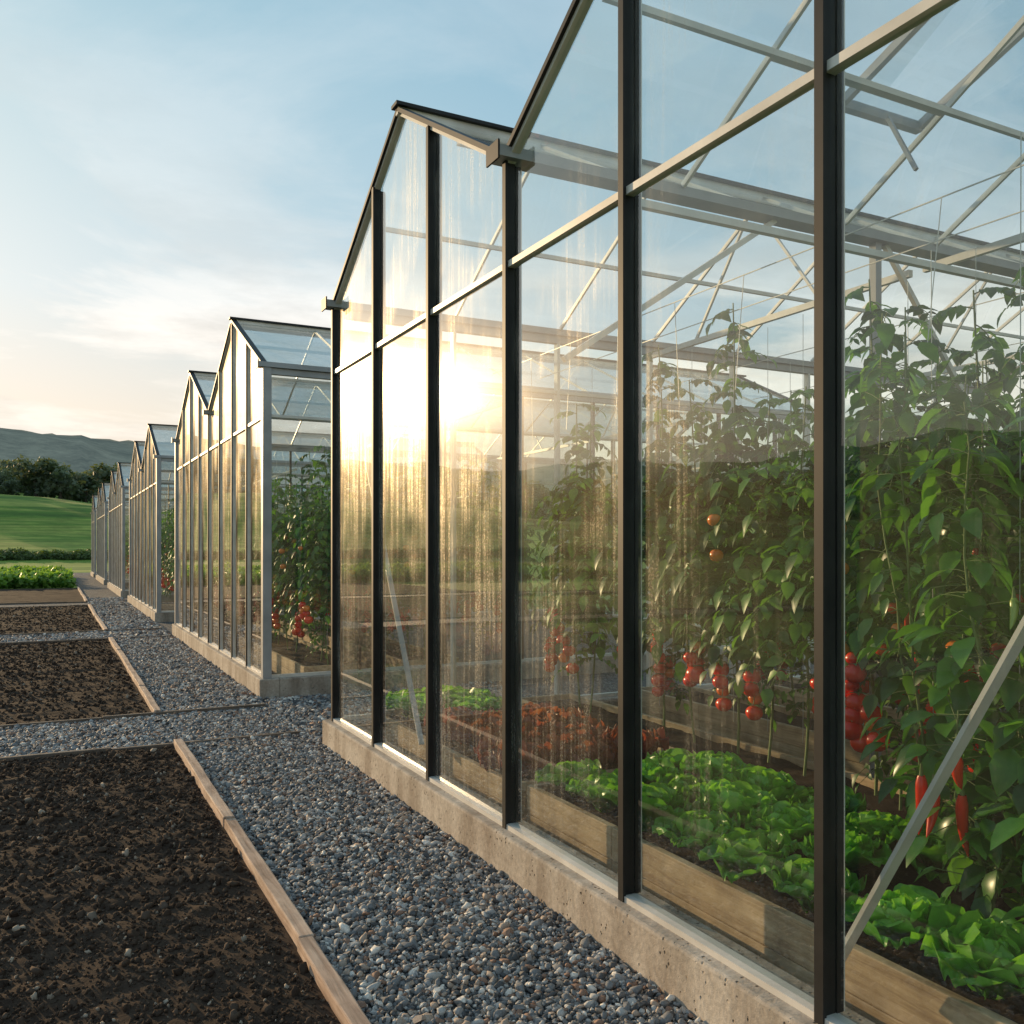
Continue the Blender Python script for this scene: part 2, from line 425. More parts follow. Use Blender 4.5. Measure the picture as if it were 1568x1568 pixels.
        for k in range(9):
            yy=1.3+k*.6;al.beam((3.3,yy,3.02),(3.3+random.uniform(-.1,.1),yy,2.4),.003,.003)
    al.obj('aluminium_bars',[M_alu],root);dk.obj('glazing_mullions',[M_dark],root);gr.obj('steel_structure',[M_grey],root)
    rg.obj('roof_glazing',[M_roof1 if first else M_roof],root)
    gl=MB()
    for xi,xw in enumerate((D,XB)):
        for i in range(ng*nb):
            ya=y0+i*bw+.009;yb=y0+(i+1)*bw-.009
            def jit(): return random.uniform(-.0018,.0018)
            q=[(xw+jit(),ya,ZF+.022),(xw+jit(),yb,ZF+.022),(xw+jit(),yb,ZR-.015)]
            n4=q[0][0]+(q[2][0]-q[1][0]);q.append((n4,ya,ZR-.015))
            gl.add(q,[(0,1,2,3)],xi)
            mid=y0+(math.floor((ya-y0)/w)+.5)*w
            za=gable_z(ya,y0,w)-.01;zb=gable_z(yb,y0,w)-.01
            x0=xw+jit()
            if ya<mid<yb:
                gl.add([(x0,ya,ZR+.015),(x0,yb,ZR+.015),(x0,yb,zb),(x0,mid,ZA-.01),(x0,ya,za)],[(0,1,2,3,4)],xi)
            else: gl.add([(x0,ya,ZR+.015),(x0,yb,ZR+.015),(x0+.001,yb,zb),(x0+.001,ya,za)],[(0,1,2,3)],xi)
    for ye in (y0,y1):
        for i in range(8):
            xa=D+i+.015;xb=D+i+1-.015;j=random.uniform(-.002,.002)
            gl.add([(xa,ye+j,ZF+.03),(xb,ye-j,ZF+.03),(xb,ye-j,ZR-.014),(xa,ye+j,ZR-.014)],[(0,1,2,3)],1)
            gl.add([(xa,ye+j,ZR+.014),(xb,ye-j,ZR+.014),(xb,ye-j,ZE-.07),(xa,ye+j,ZE-.07)],[(0,1,2,3)],1)
    gl.obj('wall_glazing',[M_glass,M_glassi],root)
    return root
greenhouse(.87,3.0,2,3,True)
greenhouse(9.44,3.7,2,4)
greenhouse(20.0,3.7,2,4)
greenhouse(30.4,3.7,2,4)
greenhouse(40.8,3.7,2,4)
greenhouse(51.2,3.7,1,4)

# ------------------------------------------------------------ paths, edging, beds
g=MB()
g.box((E1,-3,-.08),(9.5,75,.0))
g.obj('gravel_path',[M_grav])
for k,(a,b) in enumerate(CROSS):
    g=MB();g.box((-14,a+.04,-.08),(E1-.003,b-.04,.001));g.obj('gravel_path',[M_grav])
def edging_y(y0,y1):
    mb=MB();y=y0
    while y<y1-.05:
        ln=min(random.uniform(1.5,2.2),y1-y)
        if y1-(y+ln)<.5: ln=y1-y
        dx=random.uniform(-.006,.006);dz=random.uniform(-.006,.006);n=max(2,int(ln/.12))
        ys=np.linspace(y+.002,y+ln-.002,n+1)
        V=[];F=[]
        for yy in ys:
            wv=float(fbm(yy*1.1,0,3,5))*.02;w2=float(fbm(yy*5,3,2,9))*.006
            x0=E0+dx+wv+w2;x1=E1+dx+wv-w2;z1=.055+dz+float(fbm(yy*4,8,2,4))*.01
            V+= [(x0,yy,-.06),(x1,yy,-.06),(x1,yy,z1),(x0,yy,z1+.002)]
        for i in range(n):
            o=i*4
            for j in range(4):
                k=(j+1)%4;F.append((o+j,o+4+j,o+4+k,o+k))
        F+=[(0,1,2,3),(n*4+3,n*4+2,n*4+1,n*4)]
        mb.add(V,F);y+=ln
    return mb.obj('timber_edging',[M_wood],bevel=.006)
segs=[(-2,CROSS[0][0]),(CROSS[0][1]+.04,CROSS[1][0]-.02),(CROSS[1][1]+.04,CROSS[2][0]-.02),(CROSS[2][1]+.04,38)]
for a,b in segs: edging_y(a,b)
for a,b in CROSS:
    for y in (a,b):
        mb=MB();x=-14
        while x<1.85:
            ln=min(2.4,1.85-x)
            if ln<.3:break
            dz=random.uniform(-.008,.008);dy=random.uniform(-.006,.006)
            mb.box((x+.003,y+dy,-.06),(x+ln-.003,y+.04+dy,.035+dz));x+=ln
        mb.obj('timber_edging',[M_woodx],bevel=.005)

def grid_mesh(name,x0,x1,y0,y1,st,hf,mat):
    nx=int((x1-x0)/st)+1;ny=int((y1-y0)/st)+1
    X,Y=np.meshgrid(np.linspace(x0,x1,nx),np.linspace(y0,y1,ny))
    Z=hf(X,Y)
    V=np.stack([X,Y,Z],-1).reshape(-1,3)
    i=np.arange(nx*ny).reshape(ny,nx)
    F=np.stack([i[:-1,:-1],i[:-1,1:],i[1:,1:],i[1:,:-1]],-1).reshape(-1,4)
    me=bpy.data.meshes.new(name)
    me.vertices.add(len(V));me.vertices.foreach_set('co',V.astype(np.float32).ravel())
    me.loops.add(F.size);me.loops.foreach_set('vertex_index',F.astype(np.int32).ravel())
    me.polygons.add(len(F));me.polygons.foreach_set('loop_start',np.arange(0,F.size,4,dtype=np.int32))
    me.polygons.foreach_set('use_smooth',np.ones(len(F),bool))
    me.update(calc_edges=True);me.materials.append(mat)
    o=bpy.data.objects.new(name,me);COL.objects.link(o);return o
def soilh(X,Y):
    h=.006+fbm(X*2.2,Y*2.2,3,1)*.03+fbm(X*14,Y*14,4,2)*.022+np.abs(fbm(X*7+3,Y*7,3,8))*.025
    h=h+.006*np.sin(Y*2*np.pi/.55+fbm(X,Y,2,3)*5)
    edge=sstep(E0-.0,E0-.12,X)
    return h*edge+.005*(1-edge)
grid_mesh('soil_bed',-1.2,E0+.004,.6,CROSS[0][0]+.002,.014,soilh,M_soil)
grid_mesh('soil_bed',-9,-1.2,-3,CROSS[0][0]+.002,.08,soilh,M_soil)
grid_mesh('soil_bed',-5,E0+.004,CROSS[0][1]+.035,CROSS[1][0]+.002,.04,soilh,M_soil)
grid_mesh('soil_bed',-9,E0+.004,CROSS[1][1]+.035,CROSS[2][0]+.002,.07,soilh,M_soil)
grid_mesh('soil_bed',-9,E0+.004,CROSS[2][1]+.035,38,.1,soilh,M_soil)

def rock(name,mat,sq,amp,sub=2,smooth=True):
    import bmesh
    bm=bmesh.new();bmesh.ops.create_icosphere(bm,subdivisions=sub,radius=1)
    sd=random.random()*99
    from mathutils import noise as mn
    for v in bm.verts:
        k=1+amp*mn.noise(v.co*1.1+Vector((sd,0,0)))+amp*.5*mn.noise(v.co*2.5+Vector((0,sd,0)))
        v.co=Vector((v.co.x*k,v.co.y*k*sq[0],v.co.z*k*sq[1]))
    me=bpy.data.meshes.new(name);bm.to_mesh(me);bm.free()
    for p in me.polygons:p.use_smooth=smooth
    me.materials.append(mat);return proto(name,me)
pebs=[rock('pebble',M_peb,(random.uniform(.6,.95),random.uniform(.45,.7)),.6) for _ in range(6)]+[rock('pebble',M_peb,(random.uniform(.6,.9),random.uniform(.5,.7)),.8,1,False) for _ in range(4)]
def region(x0,x1,y0,y1,sp):
    nx=int((x1-x0)/sp);ny=int((y1-y0)/sp)
    X,Y=np.meshgrid(x0+(np.arange(nx)+.5)*(x1-x0)/nx,y0+(np.arange(ny)+.5)*(y1-y0)/ny)
    X=X.ravel()+rng.uniform(-.6,.6,X.size)*sp;Y=Y.ravel()+rng.uniform(-.6,.6,Y.size)*sp
    m=(X>x0+.006)&(X<x1-.006);return X[m],Y[m]
PX=[];PY=[];PS=[];PZ=[]
def addreg(x0,x1,y0,y1,sp,s,z=.006,sg=.3):
    X,Y=region(x0,x1,y0,y1,sp);PX.append(X);PY.append(Y)
    PS.append(s*np.clip(rng.lognormal(0,sg,len(X)),.5,1.9));PZ.append(np.full(len(X),z)+rng.uniform(-.004,.006,len(X)))
addreg(E1,1.9,.9,4.2,.0155,.0095)
addreg(E1,1.9,.9,4.2,.03,.012,.013,.38)
addreg(E1,1.9,4.2,7.43,.02,.012,.007,.35)
addreg(E1,1.9,7.48,8.82,.022,.0135,.007)
addreg(-2.6,E1,7.48,8.82,.024,.0145,.007)
addreg(E1,1.9,8.88,16.5,.032,.018,.006)
addreg(1.9,4.5,7.1,9.3,.03,.017,.006)
addreg(-1.6,E1,16.55,17.98,.04,.022,.006)
addreg(E1,1.9,16.55,30,.05,.026,.006)
X=np.concatenate(PX);Y=np.concatenate(PY);S=np.concatenate(PS);Z=np.concatenate(PZ)
Z=Z+(fbm(X*3,Y*3,3,4)*.018)
n=len(X);R=np.stack([rng.uniform(-.7,.7,n),rng.uniform(-.7,.7,n),rng.uniform(0,6.3,n)],-1)
scatter('gravel',pebs,np.stack([X,Y,Z],-1),R,np.stack([S*rng.uniform(.9,1.3,n),S,S],-1))
clods=[rock('soil_clod',M_clod,(.8,.65),.9) for _ in range(5)]
def clodreg(x0,x1,y0,y1,cnt,s):
    X=rng.uniform(x0,x1,cnt);Y=rng.uniform(y0,y1,cnt);S=s*rng.lognormal(0,.55,cnt);return X,Y,np.clip(S,.001,.024)
A=[clodreg(-.9,E0-.01,.9,4.0,16000,.0045),clodreg(-1.2,E0-.01,4.0,7.4,11000,.0065),clodreg(-2.2,E0-.02,8.9,16.4,7000,.010),clodreg(-3,E0-.02,18.1,26.2,4000,.014)]
X=np.concatenate([a[0] for a in A]);Y=np.concatenate([a[1] for a in A]);S=np.concatenate([a[2] for a in A]);n=len(X)
Z=soilh(X,Y)+S*.2
R=rng.uniform(0,6.3,(n,3))
scatter('soil_clods',clods,np.stack([X,Y,Z],-1),R,np.stack([S,S,S],-1))

# ------------------------------------------------------------ terrain
def terr(X,Y):
    r=np.hypot(X,Y);az=np.arctan2(X,Y)
    z=-.035+sstep(75,175,r)*(8.2+2.2*np.sin(az*5+1.8)-az*14*np.exp(-(az/.35)**2)+fbm(X*.012,Y*.012,3,7)*7)
    z=z+sstep(170,330,r)*(10+fbm(X*.006+5,Y*.006,3,9)*10)
    z=z+sstep(55,100,r)*fbm(X*.03,Y*.03,3,11)*2.0
    return z
rs=np.concatenate([[0,4,10,20,30,40,50],np.geomspace(56,1500,130)]);na=360
AZ=np.linspace(0,2*np.pi,na,endpoint=False)
RR,AA=np.meshgrid(rs[1:],AZ,indexing='ij')
X=RR*np.sin(AA);Y=RR*np.cos(AA);Zt=terr(X,Y)
V=[(0,0,-.035)]+np.stack([X,Y,Zt],-1).reshape(-1,3).tolist()
F=[(0,1+(j+1)%na,1+j) for j in range(na)]
for i in range(len(rs)-2):
    o=1+i*na
    for j in range(na):
        k=(j+1)%na;F.append((o+j,o+k,o+na+k,o+na+j))
mb=MB();mb.add(V,F);mb.obj('ground',[M_field],smooth=True)
na=720;prof=[(500,-.02),(620,.35),(760,.7),(900,.92),(1000,1.0),(1150,.8),(1400,.3)]
V=[];F=[]
for i,(r,h) in enumerate(prof):
    for j in range(na):
        a=j/na*2*np.pi;x=r*math.sin(a);y=r*math.cos(a)
        crest=98+9*math.sin(a*7+2.2)+float(fbm(x*.004+9,y*.004,4,21))*70
        V.append((x,y,h*crest+float(fbm(x*.02,y*.02,3,22))*14+float(fbm(x*.1,y*.1,2,23))*5))
for i in range(len(prof)-1):
    for j in range(na):
        k=(j+1)%na;F.append((i*na+j,i*na+k,(i+1)*na+k,(i+1)*na+j))
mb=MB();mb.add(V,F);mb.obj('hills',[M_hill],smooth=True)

def leafcloud(name,mat,lumps,cnt,ls,trunk=None):
    mb=MB()
    if trunk: mb.tube([(0,0,-.1),(0.02,0,trunk*.5),(0,.03,trunk)],[.035,.028,.015],6,1)
    for i in range(cnt):
        c,r=random.choice(lumps)
        d=np.array([random.gauss(0,1) for _ in range(3)]);d/=np.linalg.norm(d)
        p=np.array(c)+d*r*random.uniform(.55,1.08)
        a=np.array([random.gauss(0,1) for _ in range(3)]);a/=np.linalg.norm(a)
        b=np.cross(a,d+.1);b/=np.linalg.norm(b)+1e-6
        s=ls*random.uniform(.6,1.4)
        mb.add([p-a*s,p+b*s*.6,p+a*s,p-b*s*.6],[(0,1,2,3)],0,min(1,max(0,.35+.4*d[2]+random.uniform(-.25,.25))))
    return mb.mesh(name,[mat,M_bark])
trees=[]
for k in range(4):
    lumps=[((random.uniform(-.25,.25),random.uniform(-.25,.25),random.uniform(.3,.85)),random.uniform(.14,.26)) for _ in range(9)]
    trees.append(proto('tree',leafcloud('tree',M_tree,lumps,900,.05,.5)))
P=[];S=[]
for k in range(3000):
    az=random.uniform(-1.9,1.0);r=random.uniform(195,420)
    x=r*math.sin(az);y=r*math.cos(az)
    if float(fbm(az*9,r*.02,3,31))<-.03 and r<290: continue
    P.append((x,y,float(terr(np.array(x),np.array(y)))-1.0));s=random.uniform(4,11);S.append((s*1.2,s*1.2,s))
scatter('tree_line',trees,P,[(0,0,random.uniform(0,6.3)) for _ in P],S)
bush=[proto('bush',leafcloud('bush',M_bush,[((random.uniform(-.4,.4),random.uniform(-.4,.4),random.uniform(.2,.6)),.32) for _ in range(6)],500,.09)) for _ in range(3)]
P=[];S=[]
for k in range(700):
    x=random.uniform(-70,40);y=88+random.uniform(-1.3,1.3)+.05*x
    P.append((x,y,float(terr(np.array(x),np.array(y)))-.25));s=random.uniform(.6,1.3);S.append((s*1.5,s,s))
scatter('hedge',bush,P,[(0,0,random.uniform(0,6.3)) for _ in P],S)
crop=[proto('crop_plant',leafcloud('crop_plant',M_crop,[((random.uniform(-.3,.3),random.uniform(-.3,.3),random.uniform(.15,.5)),.3) for _ in range(5)],160,.16)) for _ in range(3)]
P=[];S=[]
for row in range(14):
    y=39+row*1.1
    for k in range(60):
        x=-22+k*.38+random.uniform(-.1,.1)
        if x>.6 : continue
        P.append((x,y+random.uniform(-.15,.15),-.02));s=random.uniform(.4,.85);S.append((s,s,s))
scatter('crop_row',crop,P,[(0,0,random.uniform(0,6.3)) for _ in P],S)

# ------------------------------------------------------------ plants
def unit(v): return v/(np.linalg.norm(v)+1e-9)
def leaflet(mb,p,d,nrm,ln,wd,mat=0,tone=.5,droop=.25,fold=.25):
    d=unit(d);s=unit(np.cross(d,nrm));n=np.cross(s,d)
    ts=[0,.22,.5,.78,1];ws=[.06,.85,1,.55,0]
    V=[];tw=random.uniform(-.25,.25)
    for t,w in zip(ts,ws):
        c=p+d*ln*t-n*ln*droop*t*t
        e=s*wd*.5*w
        u=n*(fold*wd*.5*w)
        tt=n*tw*wd*.5*w
        if w==0: V.append(c)
        else: V+= [c-e+u-tt,c,c+e+u+tt]
    F=[]
    for i in range(3):
        o=i*3;F+=[(o,o+1,o+4,o+3),(o+1,o+2,o+5,o+4)]
    F+=[(9,10,12),(10,11,12)]
    mb.add(V,F,mat,tone)
def tomleaf(mb,base,az,ln,el,tone,sz=1):
    d0=np.array([math.cos(az)*math.cos(el),math.sin(az)*math.cos(el),math.sin(el)])
    up=np.array([0,0,1.]);pts=[]
    for k in range(6):
        t=k/5;pts.append(base+d0*ln*t+np.array([0,0,-.6*ln*t*t]))
    pts=np.array(pts)
    mb.tube(pts,np.linspace(.004,.0015,6),3,1,.5)
    dirs=np.gradient(pts,axis=0)
    for k in (1,2,3,4):
        d=unit(dirs[k]);s=unit(np.cross(d,up));n=np.cross(s,d)
        for sg in (-1,1):
            l=random.uniform(.06,.105)*sz*(1.1 if k in(2,3) else .8)
            dd=d*.45+s*sg+n*random.uniform(-.5,.1)
            leaflet(mb,pts[k],dd,n+np.array([random.uniform(-.6,.6),random.uniform(-.6,.6),0]),l,l*random.uniform(.5,.68),0,tone+random.uniform(-.2,.2),random.uniform(.1,.6))
    d=unit(dirs[5]);s=unit(np.cross(d,up));n=np.cross(s,d)
    leaflet(mb,pts[5],d,n,random.uniform(.08,.12)*sz,.065*sz,0,tone,.4)
def fruit(mb,c,r,mat):
    nu,nv=12,8;V=[];F=[]
    for i in range(nv+1):
        ph=math.pi*i/nv
        for j in range(nu):
            a=2*math.pi*j/nu;rr=r*math.sin(ph)*(1+.03*math.cos(5*a))
            V.append((c[0]+rr*math.cos(a),c[1]+rr*math.sin(a),c[2]+r*.88*math.cos(ph)-(.15*r if i==0 else 0)))
    for i in range(nv):
        for j in range(nu):
            k=(j+1)%nu;F.append((i*nu+j,(i+1)*nu+j,(i+1)*nu+k,i*nu+k))
    mb.add(V,F,mat)
    for k in range(5):
        a=k*1.257;leaflet(mb,np.array([c[0],c[1],c[2]+r*.8]),np.array([math.cos(a),math.sin(a),.25]),np.array([0,0,1.]),r*.95,r*.28,1,.5,.3)
def truss(mb,stem,az,z,n,size,mats,out=.16):
    b=np.array([stem[0],stem[1],z]);o=np.array([math.cos(az),math.sin(az),0])
    pts=[b,b+o*out*.55+np.array([0,0,.01]),b+o*out*.95+np.array([0,0,-.05]),b+o*out+np.array([0,0,-.2])]
    mb.tube(pts,.0035,4,1)
    for k in range(n):
        t=k/max(1,n-1);c=b+o*out+np.array([random.uniform(-.035,.035),random.uniform(-.035,.035),-.04-.2*t])
        sd=np.array([-o[1],o[0],0])*(size*.85)*(1 if k%2 else -1)
        fruit(mb,c+sd,size*random.uniform(.75,1.12),random.choice(mats))
def tomato(seed,H=2.75,dense=1.95,low=.74,ntr=1,nhi=1):
    random.seed(seed);mb=MB();zs=np.linspace(0,H,16)
    ph=random.uniform(0,6)
    st=np.array([[.035*math.sin(z*3+ph),.035*math.cos(z*2.4+ph),z] for z in zs])
    mb.tube(st,np.linspace(.009,.004,16),6,1)
    def sp(z): return np.array([.035*math.sin(z*3+ph),.035*math.cos(z*2.4+ph),z])
    z=low;az=random.uniform(0,6)
    while z<H:
        az+=2.4+random.uniform(-.4,.4)
        dd=z<dense
        tomleaf(mb,sp(z),az,random.uniform(.24,.42)*(1 if dd else .62),random.uniform(-.1,.6),random.uniform(.05,.8)+(.15 if not dd else 0),1.15 if dd else .9)
        z+=random.uniform(.012,.023) if dd else random.uniform(.045,.075)
    for k in range(5):
        tomleaf(mb,sp(random.uniform(.25,low)),random.uniform(0,6),.22,.1,random.uniform(.3,.7),.7)
    R,O,G=2,3,4
    for k in range(ntr):
        truss(mb,sp(.4),math.pi+random.uniform(-.8,.8),.60+.27*k+random.uniform(-.08,.08),random.randint(4,7),random.uniform(.048,.062),[R,R,R,R,R,O,G],random.uniform(.2,.33))
    for k in range(nhi):
        truss(mb,sp(1),math.pi+random.uniform(-1.0,1.0),random.uniform(1.0,1.7),random.randint(1,3),.038,[O,G,O,R],.36)
    mb.tube([(0,0,.2),(0,0,2.72)],.002,3,5)
    return mb.mesh('tomato_plant',[M_tleaf,M_stem,M_tom,M_tomo,M_tomg,M_string],True)
TM=[tomato(11,2.7,1.95,ntr=2),tomato(12,2.5,1.85,ntr=2,nhi=0),tomato(13,2.75,2.05,ntr=1,nhi=1),tomato(14,2.3,1.8,ntr=1,nhi=0),tomato(15,2.6,2.0,ntr=2,nhi=1)]
random.seed(21)
def chili(mb,c,ln,mat,r0=.019):
    bend=random.uniform(-.02,.02);pts=[];rad=[]
    for k in range(9):
        t=k/8;pts.append((c[0]+bend*t*t*3,c[1]+bend*t,c[2]-ln*t));rad.append(r0*(min(1,.55+t*3))*(1-t**2.2)**.8+.0015)
    mb.tube(pts,rad,9,mat)
    mb.tube([(c[0],c[1],c[2]+.04),(c[0],c[1],c[2])],[.003,.008],6,1)
def pepper(seed,H=2.3,fruits=(),nl=150,rad=.22):
    random.seed(seed);mb=MB()
    stems=[]
    for k in range(4):
        a=k*1.57+random.uniform(-.4,.4);pts=[np.array([0,0,0.])]
        pts.append(np.array([0,0,.12]))
        for t in np.linspace(.12,1,9):
            pts.append(np.array([math.cos(a)*rad*min(1,t*1.6)+random.uniform(-.015,.015),math.sin(a)*rad*min(1,t*1.6)+random.uniform(-.015,.015),.12+(H-.12)*t*(1-.06*k)]))
        pts=np.array(pts);mb.tube(pts,np.linspace(.009,.003,len(pts)),6,1);stems.append(pts)
    for s in stems:
        for k in range(nl):
            t=random.uniform(.12,1)*(len(s)-1.01);i=int(t);p=s[i]+(s[i+1]-s[i])*(t-i)
            a=random.uniform(0,6.3);el=random.uniform(-.3,.6)
            d=np.array([math.cos(a)*math.cos(el),math.sin(a)*math.cos(el),math.sin(el)])
            pl=random.uniform(.04,.16);q=p+d*pl+np.array([0,0,-.01])
            mb.tube([p,(p+q)/2+np.array([0,0,.004]),q],.002,3,1)
            l=random.uniform(.08,.15)
            d2=unit(d+np.array([0,0,random.uniform(-1.3,-.1)]))
            leaflet(mb,q,d2,np.array([random.uniform(-.4,.4),random.uniform(-.4,.4),1.]),l,l*random.uniform(.48,.62),0,random.uniform(.05,.9),random.uniform(.15,.45),random.uniform(.15,.4))
    for c,ln,m in fruits: chili(mb,c,ln,m)
    for k in range(3 if H>1.5 else 0): chili(mb,(random.uniform(-.2,.2),random.uniform(-.2,.2),random.uniform(.9,H-.4)),random.uniform(.08,.12),random.choice([2,4,4]),.014)
    if H>1.5: mb.tube([(0,0,.3),(0.01,0,2.75)],.0022,3,5)
    return mb.mesh('pepper_plant',[M_pleaf,M_stem,M_tom,M_tomo,M_tomg,M_string],True)
PM=[pepper(31,2.05),pepper(32,2.2),pepper(33,2.5,nl=100),
    pepper(34,.85,[((-.22,.10,.54),.19,2),((-.24,.04,.52),.15,2),((-.18,-.02,.50),.21,2),((-.26,-.06,.64),.11,2)],38,.15)]
random.seed(5)
def lettuce(seed,nl=24,R=.17,frill=1.0):
    random.seed(seed);mb=MB()
    for k in range(nl):
        q=k/(nl-1)
        az=k*2.39996+random.uniform(-.25,.25)
        L_=R*(1.12-.40*q)*random.uniform(.9,1.12);W=L_*random.uniform(.95,1.2)
        e0=math.radians(38+44*q+random.uniform(-7,7))
        e1=math.radians(-8+85*q+random.uniform(-14,14)) if q<.65 else math.radians(95+40*(q-.65))
        nu,nv=17,14;V=[];T=[]
        p1=random.uniform(0,6);p2=random.uniform(0,6)
        x=0;z=.0;r=.012
        for j in range(nv):
            v=j/(nv-1);el=e0+(e1-e0)*v*v
            if j: x+=math.cos(el)*L_/(nv-1);z+=math.sin(el)*L_/(nv-1)
            wv=W*.5*min(1,(.22+1.15*v**.8))*math.sqrt(max(.10,1-max(0,(v-.5)/.55)**2.2))
            for i in range(nu):
                u=i/(nu-1)*2-1
                cup=(.45+.35*q)*u*u*wv
                sc=L_/.17
                rf=frill*sc*(.012*u*u*math.sin(v*13+p1+u*2)+.012*v**3*math.sin(u*9+p2))+.004*sc*math.sin(u*16+p2)*math.sin(v*14+p1)
                xx=r+x-cup*math.sin(el)*.5-rf*math.sin(el)-u*u*.025*v*sc
                zz=z+cup*math.cos(el)*.8+rf*math.cos(el)
                yy=u*wv
                ca,sa=math.cos(az),math.sin(az)
                V.append((xx*ca-yy*sa,xx*sa+yy*ca,zz))
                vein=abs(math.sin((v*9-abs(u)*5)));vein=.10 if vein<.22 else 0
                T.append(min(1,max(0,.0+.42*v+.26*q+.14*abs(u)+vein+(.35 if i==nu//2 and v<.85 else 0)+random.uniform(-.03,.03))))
        F=[(j*nu+i,j*nu+i+1,(j+1)*nu+i+1,(j+1)*nu+i) for j in range(nv-1) for i in range(nu-1)]
        mb.add(V,F,0,T)
    return mb
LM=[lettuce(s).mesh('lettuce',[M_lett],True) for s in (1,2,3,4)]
RM=[lettuce(s,26,.14,2.4).mesh('red_lettuce',[M_red],True) for s in (5,6)]
random.seed(9)
def planter(x0,x1,y0,y1,h):
    e=empty('raised_bed');mb=MB()
    t=.035;y=y0
    for xx in (x0,x1-t):
        y=y0
        while y<y1-.01:
            ln=min(2.4,y1-y);mb.box((xx,y+.002,0.001),(xx+t,y+ln-.002,h*.52));mb.box((xx+random.uniform(-.003,.003),y+.002,h*.52+.003),(xx+t+.002,y+ln-.002,h));y+=ln
    mb.box((x0+t+.002,y0,0.001),(x1-t-.002,y0+t,h));mb.box((x0+t+.002,y1-t,0.001),(x1-t-.002,y1,h))
    mb.obj('boards',[M_bed],e,bevel=.004)
    o=grid_mesh('bed_soil',x0+t+.001,x1-t-.001,y0+t+.001,y1-t-.001,.05,lambda X,Y:h-.04+fbm(X*9,Y*9,4,3)*.05,M_soil)
    o.parent=e
planter(2.22,3.22,.95,4.15,.31)
planter(2.22,3.22,4.3,6.72,.28)
planter(3.5,4.05,1.0,6.75,.28)
planter(4.7,5.25,1.0,6.75,.28)
planter(5.95,6.5,1.0,6.75,.28)
for xi,x in enumerate((2.40,2.74,3.07)):
    y=3.96-(.16 if xi==1 else 0)
    while y>(1.05,2.15,2.2)[xi]:
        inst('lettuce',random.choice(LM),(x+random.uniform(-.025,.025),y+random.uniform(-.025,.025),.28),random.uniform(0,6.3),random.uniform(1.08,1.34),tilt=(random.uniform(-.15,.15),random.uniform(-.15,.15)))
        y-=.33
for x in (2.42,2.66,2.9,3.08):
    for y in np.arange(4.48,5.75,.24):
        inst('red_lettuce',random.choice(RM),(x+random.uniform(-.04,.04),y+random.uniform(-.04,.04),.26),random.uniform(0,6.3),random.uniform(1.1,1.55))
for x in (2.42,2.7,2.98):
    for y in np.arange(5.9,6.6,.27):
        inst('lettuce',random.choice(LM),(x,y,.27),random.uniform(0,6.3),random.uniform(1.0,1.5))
inst('pepper_plant',PM[0],(3.02,1.98,.27),0.0)
inst('pepper_plant',PM[1],(3.10,1.42,.27),1.0)
inst('pepper_plant',PM[2],(3.12,2.4,.27),2.0,.9)
inst('pepper_plant',PM[3],(2.76,1.90,.27),0.0)
inst('pepper_plant',PM[3],(2.72,1.50,.27),1.4,1.05)
def trow(x,ys,z,scs=(.95,1.04)):
    for y in ys:
        inst('tomato_plant',random.choice(TM),(x+random.uniform(-.05,.05),y+random.uniform(-.05,.05),z),random.uniform(-.6,.6),random.uniform(*scs))
trow(3.78,[6.25,5.95,5.1,4.75,4.4,4.05,3.7,3.35,3.0,2.65,2.3,1.95,1.5],.26)
trow(4.97,np.arange(1.3,5.4,.42),.26)
trow(6.2,np.arange(1.5,5.4,.5),.26)
planter(2.45,3.15,9.75,16.5,.25);planter(3.6,4.3,9.75,16.5,.25)
trow(2.8,np.arange(9.95,16.5,.5),.2,(.9,1.0));trow(3.95,np.arange(9.95,16.5,.7),.2,(.9,1.0));trow(5.2,np.arange(9.95,13,.8),.2,(.9,1.0))
trow(3.35,[9.95],.2,(.85,.9))
trow(2.8,np.arange(20.4,27.2,.6),.2,(.9,1.0));trow(4.2,np.arange(20.4,27.2,1.0),.2,(.9,1.0))
trow(2.9,np.arange(30.8,37.6,.8),.2,(.9,1.0));trow(2.9,np.arange(41.2,48,1.0),.2,(.9,1.0))

# ------------------------------------------------------------ light, world, camera
SD=Vector((-.35,.944,.177)).normalized()
el=math.asin(SD.z);az=math.atan2(SD.x,SD.y)
ld=bpy.data.lights.new('sun','SUN');ld.energy=5.0;ld.angle=math.radians(.5);ld.color=(1.0,.70,.38)
lo=bpy.data.objects.new('sun',ld);COL.objects.link(lo);lo.rotation_euler=SD.to_track_quat('Z','Y').to_euler()
w=bpy.data.worlds.new('World');scene.world=w;w.use_nodes=True;nt=w.node_tree;nt.nodes.clear()
out=nt.nodes.new('ShaderNodeOutputWorld');bg=nt.nodes.new('ShaderNodeBackground')
sky=nt.nodes.new('ShaderNodeTexSky');sky.sky_type='NISHITA';sky.sun_disc=False
sky.sun_elevation=el;sky.sun_rotation=az;sky.air_density=1.0;sky.dust_density=.8;sky.ozone_density=1.8
def vm(op,a,b):
    m=N(nt,'VectorMath');m.operation=op
    for i,v in enumerate((a,b)):
        if isinstance(v,tuple):m.inputs[i].default_value=v
        else:L(nt,v,m.inputs[i])
    return m.outputs[0]
g1=vm('MULTIPLY',sky.outputs[0],(4.1,4.1,4.1))
den=vm('ADD',vm('MULTIPLY',g1,(1/9.8,1/9.2,1/8.8)),(1,1,1))
skyc=vm('DIVIDE',g1,den)
tc=N(nt,'TexCoord');sp=N(nt,'SeparateXYZ');L(nt,tc.outputs['Generated'],sp.inputs[0])
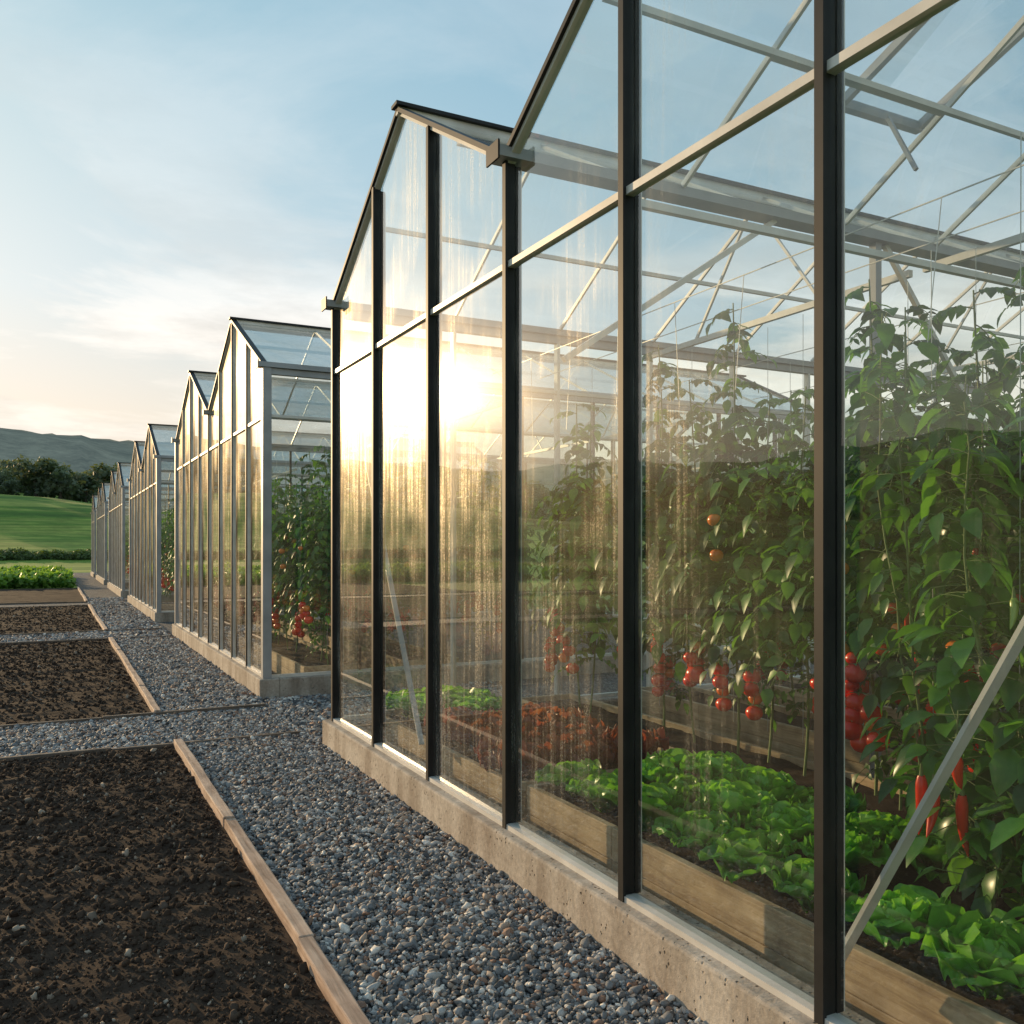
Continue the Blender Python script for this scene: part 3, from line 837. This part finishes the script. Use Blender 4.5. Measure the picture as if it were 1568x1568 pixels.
tint=ramp(nt,sp.outputs['Z'],[(0.0,(1.0,.84,.66)),(.10,(1.0,.90,.78)),(.25,(.88,.97,1.0)),(.6,(.70,.96,1.0))])
skyc=vm('MULTIPLY',vm('MULTIPLY',skyc,tint),(1.1,1.1,1.1))
zz=math_(nt,'ADD',math_(nt,'MAXIMUM',sp.outputs['Z'],0.0),.12)
cx=math_(nt,'DIVIDE',sp.outputs['X'],zz);cy=math_(nt,'DIVIDE',sp.outputs['Y'],zz)
cb=N(nt,'CombineXYZ');L(nt,cx,cb.inputs[0]);L(nt,cy,cb.inputs[1])
mp=N(nt,'Mapping');mp.inputs['Scale'].default_value=(.7,.95,1);mp.inputs['Rotation'].default_value=(0,0,.4);mp.inputs['Location'].default_value=(5.3,.4,0);L(nt,cb.outputs[0],mp.inputs[0])
cn=noise(nt,mp.outputs[0],1.0,10,.6,.5)
cf=ramp(nt,cn,[(.44,0.0),(.52,.75),(.60,1.0)])
lowm=ramp(nt,sp.outputs['Z'],[(0.0,1.0),(.22,1.0),(.31,.35),(.6,.18)])
cf=math_(nt,'MULTIPLY',math_(nt,'MULTIPLY',cf,lowm),.95)
ccol=ramp(nt,sp.outputs['Z'],[(0.0,(.93,.74,.56)),(.07,(.88,.77,.66)),(.13,(1.0,.93,.82)),(.25,(1.0,.96,.90)),(.6,(.86,.89,.92))])
shade=ramp(nt,noise(nt,mp.outputs[0],2.3,6,.6),[(.38,.76),(.56,1.0)])
ccol=vm('MULTIPLY',ccol,shade)
col=mixc(nt,cf,skyc,vm('MULTIPLY',ccol,(9.4,9.4,9.4)))
L(nt,col,bg.inputs[0]);bg.inputs[1].default_value=.12
L(nt,bg.outputs[0],out.inputs[0])
cd=bpy.data.cameras.new('camera');cam=bpy.data.objects.new('camera',cd);COL.objects.link(cam)
cam.location=(0,0,CH);cam.rotation_euler=(math.pi/2,0,-TH)
cd.sensor_width=36;cd.lens=36*1370/1568;cd.shift_y=54/1568;cd.clip_end=5000;cd.clip_start=.05
scene.camera=cam
scene.view_settings.view_transform='Standard';scene.view_settings.look='None';scene.view_settings.exposure=0
